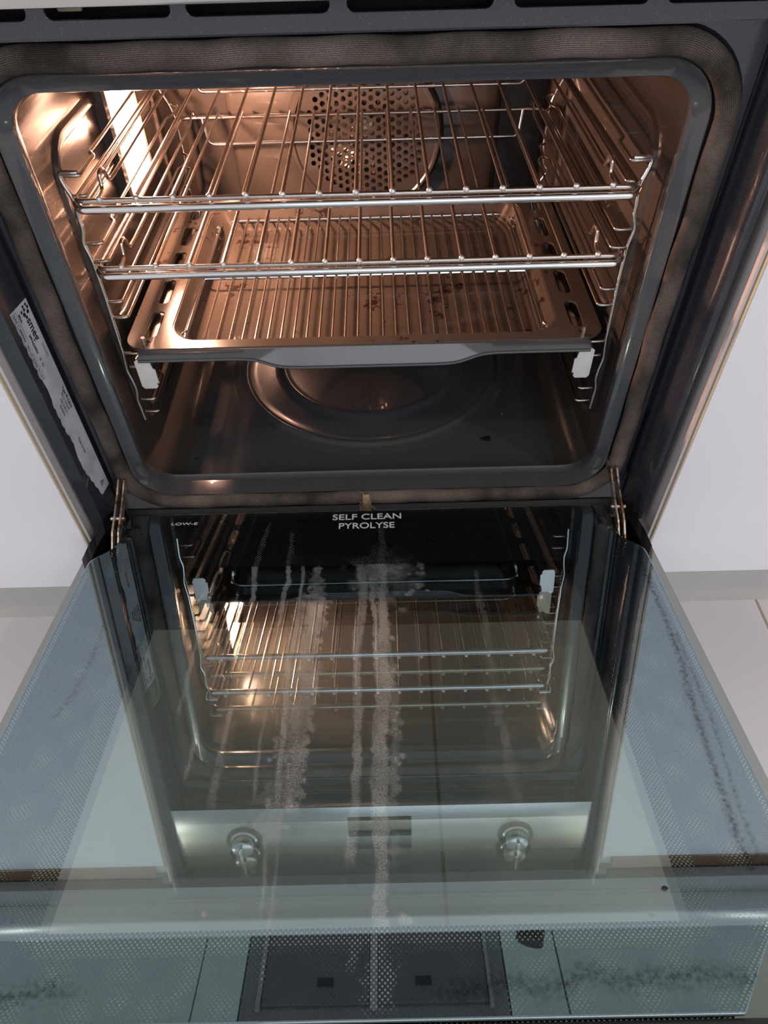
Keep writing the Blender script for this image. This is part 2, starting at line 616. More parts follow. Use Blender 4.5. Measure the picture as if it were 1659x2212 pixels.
bm = NB(); box(bm, -1.6, 1.6, -.088, .60, .690, .728, .004, 3)
tag(part('worktop', bm, worktop_m), 'pale continuous worktop slab above oven and cabinets', 'worktop')
bm = NB(); box(bm, -1.6, 1.6, -.060, -.045, .656, .690)
tag(part('worktop_rail', bm, plinth_m, smooth=False), 'pale grey rail strip under the worktop front edge', 'rail')

# overhead cupboards and hood (seen mirrored in the door glass)
for nm, (x0, x1), lb in (('overhead_cupboard', (-.95, -.44), 'pale overhead cupboard far left, mirrored in the door glass'),
                         ('overhead_cupboard', (-.437, -.335), 'narrow pale overhead cupboard just left of the range hood, mirrored in the door glass'),
                         ('overhead_cupboard', (.268, .392), 'narrow pale overhead cupboard just right of the range hood, mirrored in the door glass'),
                         ('overhead_cupboard', (.396, .95), 'pale overhead cupboard far right, mirrored in the door glass')):
    t = thing(nm, lb, 'cupboard', ((x0+x1)/2, .35, 1.4))
    bm = NB(); box(bm, x0, x1, .14, .60, 1.40, 2.05, .001); part('carcass', bm, cup_m, t, smooth=False)
    bm = NB(); box(bm, x0+.001, x1-.001, .120, .139, 1.39, 2.05, .001); part('door', bm, cup_m, t, smooth=False)
t = thing('range_hood', 'dark grey slide-out range hood mirrored at the bottom of the door glass', 'range hood', (-.03, .35, 1.4))
bm = NB(); box(bm, -.332, .265, .128, .60, 1.40, 1.62, .003); part('hood_body', bm, hood_m, t, smooth=False)
for x0, x1 in ((-.285, -.045), (-.025, .22)):
    bm = NB(); box(bm, x0, x1, .175, .52, 1.392, 1.401, .002); f = part('grease_filter', bm, hood_dark, t, smooth=False)
    for a_, b__ in ((x0-.012, x0-.002), (x1+.002, x1+.010)):
        bm = NB(); box(bm, a_, b__, .165, .53, 1.388, 1.4005, .001); part('frame_strip', bm, strip_m, t, smooth=False)
    xm = (x0+x1)/2 + (.02 if x0 < -.1 else -.02)
    bm = NB(); box(bm, xm-.018, xm+.018, .212, .230, 1.388, 1.393, .001); part('filter_latch', bm, black, f, smooth=False)

# pan on the worktop whose dark handle overhangs the edge
t = thing('saucepan', 'dark saucepan on the worktop whose rounded handle overhangs the front edge', 'saucepan', (.30, .22, .728))
bm = NB(); lathe(bm, [(.0, .0), (.085, .0), (.092, .006), (.094, .075), (.091, .075), (.088, .008), (.0, .006)], (.30, .22, .7285), 40, cap=False); part('pan_body', bm, black_gloss, t)
bm = NB(); tube(bm, fillet([(.285, .13, .79), (.262, .06, .80), (.222, -.058, .803)], .03), .021, 16, rs=None, squash=.6); part('handle', bm, black, t)

# downlights
dls = []
for i, (x, y) in enumerate(((-1.60, -1.30), (1.52, -1.30))):
    t = thing('downlight', ('round ceiling downlight on the left, mirrored as a glow in the steel panel', 'round ceiling downlight on the right, mirrored as a glow in the steel panel')[i], 'downlight', (x, y, 2.3))
    bm = NB(); lathe(bm, [(.046, 0), (.060, 0), (.060, .006), (.046, .004)], (x, y, 2.293), 32, cap=False); part('trim_ring', bm, white, t)
    bm = NB(); lathe(bm, [(.0455, 0), (.0455, .003)], (x, y, 2.2955), 32); part('lens', bm, dlm, t)

# ------------------------------------------------------------------ OVEN
OX = .003
oven = thing('built_in_oven', 'built-in dark enamel oven with its glass door dropped open', 'oven', (0, .2, .0165))
GCZ, GHW, GHH, GR = .2795, .2670, .2155, .050


def ring(o, y, hw=GHW, hh=GHH, r=GR, cz=GCZ, n=10, inner=None):
    """loop offset o outward from the gasket centreline at depth y"""
    out = []
    rad = max(.006, r+o)
    for (x, z, nx, nz) in rrect(OX, cz, hw+o, hh+o, rad, n):
        if inner:
            e = inner*(nx*nx*(.018-.0) + nz*nz*(.029 if nz > 0 else .008))/.018 - 0
            base = rrect
        out.append((x, y, z))
    return out


def ring2(fo, y, n=10, ys=1.0):
    """offset that differs by side: fo(nx,nz)"""
    out = []
    for (x, z, nx, nz) in rrect(OX, GCZ, GHW, GHH, GR, n):
        o = fo(nx, nz)
        k = 1.0 if nz < 0 else ys
        k = k*nz*nz+ys*nx*nx
        out.append((x+nx*o, y*k, z+nz*o))
    return out


oi = lambda k: (lambda nx, nz: -(.009 + k*(.0132*nx*nx + (.0145 if nz > 0 else .002)*nz*nz)))
# flange: sloping rim between seal and cavity
bm = NB()
loft(bm, [ring(-.002, .006), ring(-.007, .004), ring2(oi(0), .0005), ring2(oi(.08), -.001), ring2(oi(.2), .0015), ring2(oi(.93), .0165, ys=.42), ring2(oi(1.0), .0185, ys=.5), ring2(oi(.98), .0210, ys=.7),
          ring(-.0145, .026)])
part('opening_flange', bm, enamel, oven)
# seat + flat strip around the seal, and front plate
bm = NB()
outl = [(x, .0, z) for (x, z, _a, _b) in rrect(OX, .2655, .2815, .2475, .006, 10)]
outl2 = [(x, .010, z) for (x, z, _a, _b) in rrect(OX, .2655, .2830, .2490, .006, 10)]
loft(bm, [ring(-.002, .006), ring(.006, .006), ring(.0095, .0015), ring(.0108, .0), outl, outl2])
part('front_plate', bm, frame_dark, oven)
# seal
bm = NB()
pts = []
for (x, z, nx, nz) in rrect(OX, GCZ, GHW, GHH, GR, 12):
    pts.append((x, z, nx, nz))
dense = []
for i in range(len(pts)):
    a, b_ = pts[i], pts[(i+1) % len(pts)]
    d = math.hypot(b_[0]-a[0], b_[1]-a[1])
    k = max(1, int(d/.012))
    for j in range(k):
        t_ = j/k
        q = [a[m]*(1-t_)+b_[m]*t_ for m in range(4)]
        wob = .0010*math.sin(31*q[0]+3)*math.cos(23*q[1]) + .0006*math.sin(90*(q[0]+q[1]))
        dense.append(Vector((q[0]+q[2]*wob, -.0025, q[1]+q[3]*wob)))
tube(bm, dense, .0086, 22, closed=True, uv=(900, 2.0), squash=.8)
g_ = part('door_seal', bm, gask, oven)
# frayed join of the seal at bottom centre
bm = NB()
for k in range(60):
    a = random.uniform(0, 2*PI); x = -.001+random.gauss(0, .0022)
    z0 = .064+random.uniform(-.012, .010)
    p = [Vector((x, -.010+random.uniform(-.002, .003), z0))]
    d = Vector((random.gauss(0, .8), random.uniform(-.7, .1), random.gauss(-.5, .8))).normalized()
    for j in range(4):
        d = (d+Vector((random.gauss(0, .35), random.gauss(0, .2), random.gauss(0, .35)))).normalized()
        p.append(p[-1]+d*random.uniform(.0012, .0028))
    tube(bm, p, .00035, 5)
tube(bm, fillet([(-.001, -.008, .074), (-.001, -.0125, .068), (-.001, -.0125, .060), (-.0005, -.010, .050)], .004), .0042, 10, rs=None, squash=.6)
part('seal_knot', bm, twine, oven)

# outer side mouldings of the front frame
zt_ = .655


def side_prof(sx, bottom_cut=True):
    P = [(.2830, .010), (.2868, .010), (.2850, .002), (.2850, -.004), (.2872, -.020), (.2888, -.0310), (.2905, -.0372), (.2935, -.0412), (.2958, -.0425), (.2975, -.0405), (.2985, -.030), (.2985, .02), (.283, .02)]
    if sx < 0:
        P = [(x+.0048 if x > .293 else x, y) for x, y in P]
    return P


for sx in (-1, 1):
    bm = NB()
    P = side_prof(sx)
    l0 = [(OX+sx*x, y, max(.030, .016-min(y, 0)*1.05) if y < .009 else .016) for x, y in P]
    l1 = [(OX+sx*x, y, zt_) for x, y in P]
    loft(bm, [l0, l1], True, True)
    part('side_moulding', bm, frame_dark, oven)
# bottom front panel below the seal, black in place of the shadow there
bm = NB(); box(bm, -.2795+OX, .2795+OX, -.0015, .030, .0190, .0505, .001); part('shaded_lower_panel', bm, black, oven)
# top rail with vent slots
slots = [(-.275, -.199), (-.188, -.107), (-.098, -.006), (.004, .098), (.110, .197), (.207, .278)]
zs0, zs1 = .5135, .5245


def stadium(x0, x1, z0, z1, n=6):
    r = (z1-z0)/2
    out = []
    for k in range(n+1):
        a = -PI/2+PI*k/n
        out.append((x1-r+r*math.cos(a), (z0+z1)/2+r*math.sin(a)))
    for k in range(n+1):
        a = PI/2+PI*k/n
        out.append((x0+r+r*math.cos(a), (z0+z1)/2+r*math.sin(a)))
    return out


me = slab([[(-.281, .507), (.287, .507), (.287, .5345), (-.281, .5345)]]+[stadium(a, b_, .5165, .5268) for a, b_ in slots], .002, .0004)
me.transform(Matrix.Translation((0, -.006, 0)) @ Matrix.Rotation(PI/2, 4, 'X'))
part_top = link('vent_rail', me, frame_dark, oven)
bm = NB()
pr = [(-.001, .5070), (-.0065, .5075), (-.0060, .5055), (-.001, .5050)]
loft(bm, [[(-.280, y, z) for y, z in pr], [(.286, y, z) for y, z in pr]], True, True)
part('rail_lip', bm, frame_dark, oven)
bm = NB(); box(bm, -.281, .287, .030, .06, .505, .53); part('vent_duct', bm, black, oven, smooth=False)
bm = NB(); box(bm, -.184, -.168, .006, .010, .5185, .5235, .001); part('duct_clip', bm, edge_m, oven)
# control panel of stainless steel
cp = NB(); box(cp, -.2985, .2985, -.036, -.018, .5285, .6225, .002, 2)
cpo = part('control_panel', cp, steel, oven)
bm = NB(); box(bm, -.293, .293, -.018, .02, .536, .620); part('panel_body', bm, black, oven, smooth=False)
bm = NB(); box(bm, -.044, .045, -.0375, -.0355, .549, .586, .0005); dsp = part('display', bm, black_gloss, cpo, smooth=False)
for x, zc in ((-.192, .590), (.192, .590)):
    bm = NB(); lathe(bm, [(.0, .0), (.019, .0), (.019, .002), (.0165, .004), (.0155, .016), (.0125, .018), (.0, .018)], (x, -.0362, zc), 32, axis='Y', cap=False)
    k_ = part('control_knob', bm, steel, oven)
    bm = NB(); lathe(bm, [(.0135, 0), (.025, 0), (.025, .0018), (.0195, .0018)], (x, -.0360, zc), 32, axis='Y', cap=False); part('knob_bezel', bm, black, k_)
    bm = NB(); box(bm, x-.0022, x+.0022, -.0605, -.0532, zc-.012, zc+.017, .001); part('knob_pointer', bm, chrome, k_)

# ---- cavity
CX0, CX1, CZ0, CZ1 = -.2495, .2555, .0605, .4765
cw, chh = (CX1-CX0)/2, (CZ1-CZ0)/2
ccz = (CZ0+CZ1)/2


def cav(y, d=0, r=.040):
    return [(x, y, z) for (x, z, _a, _b) in rrect(OX, ccz, cw+d, chh+d, r+d, 10)]


bm = NB()
loft(bm, [ring(-.0145, .026), cav(.032), cav(.2), cav(.38), cav(.455), cav(.468, -.004), cav(.475, -.012)])
# back wall as last loop face
bm.verts.ensure_lookup_table()
bm.faces.new(bm.verts[-44:])
part('cavity_liner', bm, enamel_in, oven)
# raised centre of the back wall
bm = NB()
def bp_(y, d):
    return [(x, y, z) for (x, z, _a, _b) in rrect(.0045, .262, .1735+d, .196+d, .03+d, 8)]
loft(bm, [bp_(.4745, .004), bp_(.445, .003), bp_(.438, 0), bp_(.4345, -.005)], False, True)
part('back_panel', bm, enamel_in, oven)
# embossed side panels
for sx in (-1, 1):
    xw = OX+sx*(cw+.0005)
    bm = NB()
    def sp_(d, dx):
        return [(xw-sx*dx, y, z) for (y, z, _a, _b) in rrect(.2275, .262, .1605+d, .153+d, .035+d, 8)]
    loft(bm, [sp_(.006, 0), sp_(.003, .0035), sp_(0, .004), sp_(-.004, .004), sp_(-.0075, .001)], False, True)
    for zr in (.125, .185, .240, .298, .356):
        tube(bm, fillet([(xw, .095, zr), (xw-sx*.002, .105, zr), (xw-sx*.002, .355, zr), (xw, .365, zr)], .005), .0045, 10)
    part('side_wall_embossing', bm, enamel_in, oven)
# floor emboss
bm = NB()
prof = [(.0, .0062), (.110, .0062), (.1140, .0066), (.1165, .0072), (.1190, .0070), (.1215, .0055), (.1265, .0034), (.131, .0029), (.154, .0029), (.1630, .0029), (.1655, .0036), (.1675, .0044), (.1695, .0046), (.1715, .0038), (.1735, .0016), (.1765, .0008), (.1855, .0008), (.1885, .0001), (.1900, -.002)]
lathe(bm, prof, (OX, .2575, CZ0), 96, cap=False)
fl = part('cavity_floor', bm, enamel, oven)
bm = NB(); box(bm, CX0+.028, CX1-.028, .036, .46, CZ0-.002, CZ0+.0004); part('floor_plate', bm, enamel, oven, smooth=False)
# fan cover with real holes
FCX, FCZ, FCY = .0055, .2935, .4235
holes = []
pitch = .0101
for i in range(-12, 13):
    for j in range(-12, 13):
        x = i*pitch*.866; z = (j+.5*(i % 2))*pitch
        if math.hypot(x, z) < .0775:
            holes.append((x, z))
rim_ = [(.092*math.cos(2*PI*k/72), .092*math.sin(2*PI*k/72)) for k in range(72)]
me = slab([rim_]+[[(x+.0033*math.cos(2*PI*k/12), z+.0033*math.sin(2*PI*k/12)) for k in range(12)] for x, z in holes], .0008)
me.transform(Matrix.Translation((FCX, FCY, FCZ)) @ Matrix.Rotation(PI/2, 4, 'X'))
fc = link('fan_cover', me, enamel_in, oven)
bm = NB(); lathe(bm, [(.0915, .0004), (.0935, .0022), (.0965, .0022), (.0985, 0), (.103, -.0115)], (FCX, FCY, FCZ), 72, axis='Y', cap=False); part('cover_rim', bm, enamel_in, fc)
bm = NB()
for k in range(14):
    a = 2*PI*k/14
    Mx = Matrix.Translation((FCX, .4300, FCZ)) @ Matrix.Rotation(a, 4, 'Y') @ Matrix.Rotation(.5, 4, 'X')
    box(bm, .020, .052, -.0004, .0004, -.006, .006, M=Mx)
lathe(bm, [(.0, .003), (.014, .003), (.02, 0)], (FCX, .431, FCZ), 24, axis='Y', cap=False)
part('fan', bm, fan_m, oven)
# seal-side lamp on the left wall
LY0, LY1, LZ0, LZ1 = .204, .290, .312, .428
bm = NB()
def lp_(d, x, r=.012):
    return [(x, y, z) for (y, z, _a, _b) in rrect((LY0+LY1)/2, (LZ0+LZ1)/2, (LY1-LY0)/2+d, (LZ1-LZ0)/2+d, r, 5)]
loft(bm, [lp_(.008, CX0-.001), lp_(.007, CX0+.010), lp_(.003, CX0+.0125), lp_(.0, CX0+.0115), lp_(-.001, CX0+.002)])
lf = part('lamp_housing', bm, enamel_in, oven)
bm = NB()
loft(bm, [lp_(-.0008, CX0+.002), lp_(-.002, CX0+.0055), lp_(-.006, CX0+.0070)], False, True)
lo = part('lamp_cover', bm, lampm, lf)
lo['label'] = 'glowing oven lamp glass'
_bl = bpy.data.lights.new('lamp_bulb', 'POINT'); _bl.energy = 10.5; _bl.color = (1.0, .52, .34); _bl.shadow_soft_size = .010
_bo = bpy.data.objects.new('lamp_bulb', _bl); COL.objects.link(_bo); _bo.location = (CX0+.0185, .250, .375)

# side wire guides
LV = [.3895, .3320, .2750, .2180, .1605]
for sx in (-1, 1):
    def q(x, y, z):
        return Vector((OX+sx*x, y, z-.0045))
    bm = NB()
    up = [(.2255, .4085), (.2415, .4085), (.2405, .400), (.2355, .386), (.2375, .372), (.2370, .362), (.2415, .350), (.2385, .334), (.2385, .300), (.2395, .270), (.2405, .235), (.2430, .214), (.2410, .203), (.2400, .190), (.2430, .178), (.2420, .150)]
    tube(bm, fillet([q(x, .045, z) for x, z in up], .005), .0019, 10)
    rr_ = [(.2530, .380), (.2455, .361), (.2370, .344), (.2330, .330), (.2320, .292), (.2340, .262), (.2420, .252), (.2340, .24), (.2330, .15)]
    bmr = NB()
    tube(bmr, fillet([q(x, .405, z+.004) for x, z in rr_], .005), .0017, 10)
    g = part('shelf_guide', bm, chrome, oven)
    part('rear_upright', bmr, chrome, g)
    for k, z in enumerate(LV):
        bm = NB(); tube(bm, fillet([q(.2385, .0455, z), q(.2245, .045, z), q(.2245, .395, z), q(.2335, .405, z)], .004), .0016, 10); part('guide_wire', bm, wire_m, g)
        z2 = z+.0165
        bm = NB(); tube(bm, fillet([q(.2385, .0455, z2), q(.2245, .045, z2), q(.2245, .088, z2), q(.2300, .094, z2), q(.2300, .355, z2), q(.2250, .362, z2), q(.2245, .395, z2), q(.2335, .405, z2)], .004), .0016, 10); part('guide_wire', bm, wire_m, g)

# rating label on the left moulding
def onlabel(s, t_, lift=.0):
    """s along the moulding downward from the top of the label, t_ across from the inner to the outer edge -> world"""
    a = Vector((OX-.2850, -.0045, 0)); b_ = Vector((OX-.2889, -.0310, 0))
    nrm = Vector((1, .147, 0)).normalized()
    nrm = Vector((b_-a).cross(Vector((0, 0, 1)))).normalized()
    if nrm.x < 0:
        nrm = -nrm
    p = a+(b_-a)*t_
    p.z = .322-s
    return p+nrm*lift


LEN = .225
bm = NB()
ns, ntt = 60, 6
gr = [[None]*(ntt+1) for _ in range(ns+1)]
for i in range(ns+1):
    s = LEN*i/ns
    w1 = 1.02-.05*abs(math.sin(i*.9))*(i % 3 == 0) - (.10*max(0, math.sin(i*.37)) if 10 < i < 50 else 0) - (.35*((i-48)/12) if i > 48 else 0)
    for j in range(ntt+1):
        gr[i][j] = bm.verts.new(onlabel(s, -.02+j/ntt*w1, .0004))
for i in range(ns):
    for j in range(ntt):
        bm.faces.new((gr[i][j], gr[i+1][j], gr[i+1][j+1], gr[i][j+1]))
rl = part('rating_label', bm, stick, oven, smooth=False)
rl['label'] = 'worn white and silver rating sticker with black print'


def lab_text(s, size, s0, t0, bold=0.0, sx=1.0, rot=0.0):
    me = text_mesh(s, size, .00004, sx=sx, bold=bold)
    o0 = onlabel(s0, t0, .0006)
    ex = (onlabel(s0+.01, t0)-onlabel(s0, t0)).normalized()
    ey = (onlabel(s0, t0-.3)-onlabel(s0, t0)).normalized()
    ez = ex.cross(ey)
    Mx = Matrix((ex, ey, ez)).transposed().to_4x4()
    Mx.translation = o0
    me.transform(Mx @ Matrix.Rotation(rot, 4, 'Z'))
    return link('lettering', me, txt_k, rl, smooth=False)


lab_text('smeg', .0108, .0150, .40, bold=.0002, sx=.95)
lab_text('Mod.', .0036, .006, .68, bold=.0001)
lab_text('SFPA6300X', .0040, .0265, .62, bold=.0001)
lab_text('SI   02', .0036, .0500, .62)
lab_text('S/N', .0044, .003, .93)
lab_text('1', .0044, .0112, .93)
lab_text('490944', .0044, .0152, .93)
lab_text('90125', .0044, .0320, .93)
lab_text('0206', .0044, .0455, .93)
lab_text('01', .0044, .0565, .93)
lab_text('01', .0044, .0628, .93)
lab_text('Type P0 CA60', .0042, .0900, .20, bold=.0001)
lab_text('P01e 3.0 kW', .0040, .0940, .37)
lab_text('220-240 V~', .0040, .0970, .54)
lab_text('50/60Hz', .0040, .1010, .71)
lab_text('Made in Italy', .0040, .1460, .55)
# smeg device: row of dots
bm = NB()
for (s, t_, r) in ((.0035, .30, .0013), (.0035, .14, .0013), (.0065, .30, .0015), (.0065, .10, .0015), (.0065, .46, .0013), (.0100, .38, .0020), (.0100, .16, .0018), (.0132, .32, .0016)):
    c = onlabel(s, t_, .00062)
    ex = (onlabel(s+.01, t_)-onlabel(s, t_)).normalized(); ey = (onlabel(s, t_-.3)-onlabel(s, t_)).normalized()
    bm.faces.new([bm.verts.new(c+ex*(r*math.cos(2*PI*k/12))+ey*(r*math.sin(2*PI*k/12))) for k in range(12)])
part('device_mark', bm, txt_k, rl, smooth=False)
bm = NB()
def ln(s0, t0, s1, t1, wd=.00022):
    a, b_ = onlabel(s0, t0, .00062), onlabel(s1, t1, .00062)
    d = (b_-a).normalized(); nn = d.cross(Vector((1, .147, 0)).normalized())*wd
    bm.faces.new([bm.verts.new(v) for v in (a-nn, b_-nn, b_+nn, a+nn)])
ln(.002, .74, .0680, .74, .00015); ln(.002, .97, .0680, .97, .00015)
for s in (.002, .0102, .0142, .0310, .0445, .0555, .0617, .0680):
    ln(s, .74, s, .97, .00015)
for t_ in (.44, .48, .52):
    ln(.042, t_-.32, .056, t_-.32, .0002)
part('ruled_lines', bm, txt_k, rl, smooth=False)
# recycling triangle
bm = NB()
for k in range(3):
    a0, a1 = PI/2+k*2*PI/3, PI/2+(k+1)*2*PI/3
    for rr_ in (.0042, .0022):
        s0, t0 = .2135-rr_*math.cos(a0), .35-rr_*math.sin(a0)/.0265
        s1, t1 = .2135-rr_*math.cos(a1), .35-rr_*math.sin(a1)/.0265
        ln(s0, t0, s1, t1, .0003)
part('triangle_mark', bm, txt_k, rl, smooth=False)

# hinge arms
for sx in (-1, 1):
    bm = NB()
    for dx in (.0, .0062):
        pth = [(.004, .108), (-.012, .106), (-.026, .0985), (-.050, .0925), (-.068, .086), (-.088, .070)]
        vs = []
        for (y, z) in pth:
            hh = .0042
            xo = OX*.5+sx*(.2655-dx + (.0014 if -.03 < y < -.005 else 0))
            vs.append([(xo-.0009, y, z-hh), (xo+.0009, y, z-hh), (xo+.0009, y-.001, z+hh), (xo-.0009, y-.001, z+hh)])
        loft(bm, vs, True, True)
    tube(bm, [(OX*.5+sx*.270, -.052, .092), (OX*.5+sx*.255, -.052, .092)], .0022, 10)
    part('hinge_arm', bm, rust_m, oven, smooth=False)
    bm = NB(); box(bm, *sorted((OX+sx*.2575, OX+sx*.2695)), -.003, .02, .088, .1175, .001); part('hinge_slot', bm, black, oven, smooth=False)

# ------------------------------------------------------------------ DOOR (tilted plane: x across, u away from hinge, h above)
TILT = .186301
YH, ZH = -.02197, .0547
O_ = Vector((0, YH, ZH))
AU = Vector((0, -math.cos(TILT), math.sin(TILT)))
AN = Vector((0, math.sin(TILT), math.cos(TILT)))
DM = Matrix(((1, 0, 0, 0), (0, AU.y, AN.y, YH), (0, AU.z, AN.z, ZH), (0, 0, 0, 1)))   # (x,u,h) -> world (left handed)


def dbox(bm, x0, x1, u0, u1, h0, h1, bev=0.0):
    return box(bm, x0, x1, u0, u1, h0, h1, bev, M=DM)


bm = NB()
dbox(bm, -.2965, .2965, .0135, .52, -.024, -.0042, .001)
# cut-out: door body is a frame of four strips so the window stays open
bm.free()
bm = NB()
dbox(bm, -.2965, -.206, .0135, .52, -.020, -.0045)
dbox(bm, .206, .2965, .0135, .52, -.020, -.0045)
dbox(bm, -.206, .206, .0135, .149, -.020, -.0045)
dbox(bm, -.206, .206, .432, .52, -.020, -.0045)
bm2 = bm
door = part('door', bm2, black, oven, smooth=False)


def pane(name, outline, h, t, mat, attrs=None, res=None):
    """glass pane with window-ready top face carrying (x,u) as UV, clear back face and green edge"""
    bm = NB()
    lay = bm.loops.layers.uv.verify()
    if res is None:
        top = [bm.verts.new((x, u, h)) for x, u in outline]
        bot = [bm.verts.new((x, u, h-t)) for x, u in outline]
        f = bm.faces.new(top); f.material_index = 0
        for lp in f.loops:
            lp[lay].uv = (lp.vert.co.x, lp.vert.co.y)
        f2 = bm.faces.new(bot[::-1]); f2.material_index = 1
        n = len(top)
        for k in range(n):
            ff = bm.faces.new((top[k], bot[k], bot[(k+1) % n], top[(k+1) % n])); ff.material_index = 2
        bmesh.ops.recalc_face_normals(bm, faces=bm.faces)
        me = bpy.data.meshes.new(name)
        bm.to_mesh(me); bm.free()
        me.transform(DM)
        me.flip_normals()
        return link(name, me, mat, door, smooth=False, extra=(clear_m, gedge))
    bm.free()


outer_outline = [(-.2965, .0135), (.2965, .0135), (.2965, .52), (-.2965, .52)]
po = pane('outer_glass', outer_outline, 0.0, .004, outer_m)
# side profiles carrying the panes, with curved top ends
for sx in (-1, 1):
    bm = NB()
    xs = sorted((sx*.266, sx*.2745))
    dbox(bm, xs[0], xs[1], .092, .400, .0003, .0140)
    part('side_profile', bm, black, door, smooth=False)
    bm = NB()
    prf = [(.2800, .002), (.2860, .030), (.2880, .060), (.2870, .085), (.2800, .098), (.2770, .086), (.2780, .060), (.2760, .030), (.2730, .004)]
    l0 = [DM @ Vector((sx*x, u, .0004)) for x, u in prf]
    l1 = [DM @ Vector((sx*x, u, .0172)) for x, u in prf]
    loft(bm, [l0, l1], True, True)
    part('hinge_cover', bm, black_gloss, door, smooth=False)
bm = NB(); dbox(bm, -.262, .262, .4815, .500, .0003, .0165, .002); part('end_profile', bm, black, door, smooth=False)
bm = NB(); dbox(bm, -.240, .240, .024, .028, .0003, .0138, .0005); part('top_profile', bm, black, door, smooth=False)

# inner pane: dense grid so that scale and grime can be laid on it
HP = .018


def edge_x(u):
    """half width of the inner pane at u (notched at the hinges, chamfered at the far corners)"""
    tab = [(.0150, .2520), (.0185, .2570), (.034, .2585), (.060, .2575), (.068, .2590), (.0765, .2660), (.084, .2735), (.0895, .2775), (.098, .2785), (.398, .2785), (.4516, .2337), (.4804, .2110)]
    if u <= tab[0][0]:
        return tab[0][1]
    for (a, xa), (b_, xb) in zip(tab[:-1], tab[1:]):
        if u <= b_:
            return xa+(xb-xa)*(u-a)/(b_-a)
    return tab[-1][1]


U0, U1 = .0150, .4804
NU, NX = 392, 464
uu = np.linspace(U0, U1, NU)
hw_ = np.array([edge_x(u) for u in uu])
xx = np.linspace(-1, 1, NX)
Xg = hw_[:, None]*xx[None, :]
Ug = np.repeat(uu[:, None], NX, 1)
rng = np.random.default_rng(7)


def vnoise(X, U, fx, fu, seed):
    r = np.random.default_rng(seed)
    G = r.random((int(.7*fu)+6, int(.7*fx)+6))
    gx = (X+.3)*fx; gu = U*fu
    ix, iu = np.floor(gx).astype(int), np.floor(gu).astype(int)
    tx, tu = gx-ix, gu-iu
    tx = tx*tx*(3-2*tx); tu = tu*tu*(3-2*tu)
    ix = np.clip(ix, 0, G.shape[1]-2); iu = np.clip(iu, 0, G.shape[0]-2)
    return (G[iu, ix]*(1-tx)+G[iu, ix+1]*tx)*(1-tu)+(G[iu+1, ix]*(1-tx)+G[iu+1, ix+1]*tx)*tu


def fbm(X, U, f, seed, oct_=4, an=1.0):
    s = 0; a = .5
    for k in range(oct_):
        s = s+a*vnoise(X, U, f*2**k, f*an*2**k, seed+k); a *= .5
    return s/(1-.5**oct_)


marks = np.zeros_like(Xg)


def streak(pts, w0, strength=.9, seed=0, rough=.5, soft=.45, hollow=0.0, wn=1.0):
    """lime scale run following (x,u,width factor) points"""
    global marks
    pu = np.array([p[1] for p in pts]); px = np.array([p[0] for p in pts]); pw = np.array([p[2] for p in pts])
    cx = np.interp(Ug, pu, px) + (fbm(Xg*0, Ug, 40, seed)-.5)*.0042*wn
    ww = np.interp(Ug, pu, pw)*w0*(.62+.76*fbm(Xg*0+.01*seed, Ug, 60, seed+9))
    d = np.abs(Xg-cx)/np.maximum(ww, 1e-5) + (fbm(Xg, Ug, 260, seed+3, 3)-.5)*rough*1.6
    v = np.clip((1-d)/soft, 0, 1)
    if hollow:
        v = v*(1-hollow*np.clip(1-d*1.6, 0, 1))
    ends = np.clip((Ug-pu[0])/.006, 0, 1)*np.clip((pu[-1]-Ug)/.010, 0, 1)
    marks = np.maximum(marks, v*ends*strength)


# coordinates measured on the glass (x across, u from the hinge)
streak([(-.1448, .104, .8), (-.1454, .145, .9), (-.1454, .257, 1), (-.146, .283, .8)], .0022, .42, 1)
streak([(-.1270, .284, .6), (-.1280, .308, 1), (-.1283, .338, .7)], .0022, .60, 2)
streak([(-.1023, .032, .5), (-.1072, .072, 1.2), (-.1090, .104, 1.1), (-.1061, .146, 1), (-.106, .168, .7)], .0030, .72, 3, rough=.7)
streak([(-.1054, .270, .6), (-.1047, .3315, 1.0), (-.1057, .360, 1.2)], .0036, .40, 31)
streak([(-.0775, .048, .5), (-.077, .080, 1), (-.0758, .115, 1), (-.0765, .159, .8), (-.0781, .19, .5)], .0030, .75, 4, rough=.7)
streak([(-.0619, .102, .7), (-.0613, .1475, .8), (-.064, .220, 1.0), (-.0619, .302, 1.1), (-.0604, .360, 1)], .0024, .80, 5, rough=.4)
streak([(-.0458, .103, .3), (-.0465, .129, 1.0), (-.0479, .160, 1.4), (-.0471, .259, 1.2), (-.0489, .322, 1.1), (-.0488, .365, .9)], .0085, .62, 6, rough=1.1)
streak([(-.0600, .140, .3), (-.0592, .1715, 1.2), (-.057, .210, 1.2), (-.0564, .26, 1.2), (-.0578, .318, 1.1), (-.0556, .362, 1)], .0070, .55, 66, rough=1.3, hollow=.5)
streak([(-.0784, .262, .5), (-.0779, .317, 1), (-.0766, .356, .7)], .0022, .5, 7)
streak([(-.0620, .330, .4), (-.0600, .346, 1), (-.0620, .366, 1.3), (-.061, .385, .5)], .013, .35, 77, rough=1.3)
streak([(-.0035, .102, 1.6), (-.0019, .162, 1.1), (-.0064, .212, 1.1), (-.0059, .27, 1), (-.0041, .323, .8), (-.0063, .372, .9), (-.007, .40, 1.2)], .0046, .62, 8, rough=.5)
streak([(.0147, .034, .4), (.0160, .108, .8), (.0161, .185, 1), (.0161, .261, 1), (.0129, .304, 1), (.0136, .342, 1), (.0131, .405, .8), (.0105, .479, 1.0)], .0062, .85, 9, rough=.55)
streak([(.0050, .118, .5), (.0080, .16, .9), (.0105, .21, 1), (.0110, .26, 1), (.008, .33, .9), (.0095, .40, .5)], .0032, .72, 10, rough=.8)
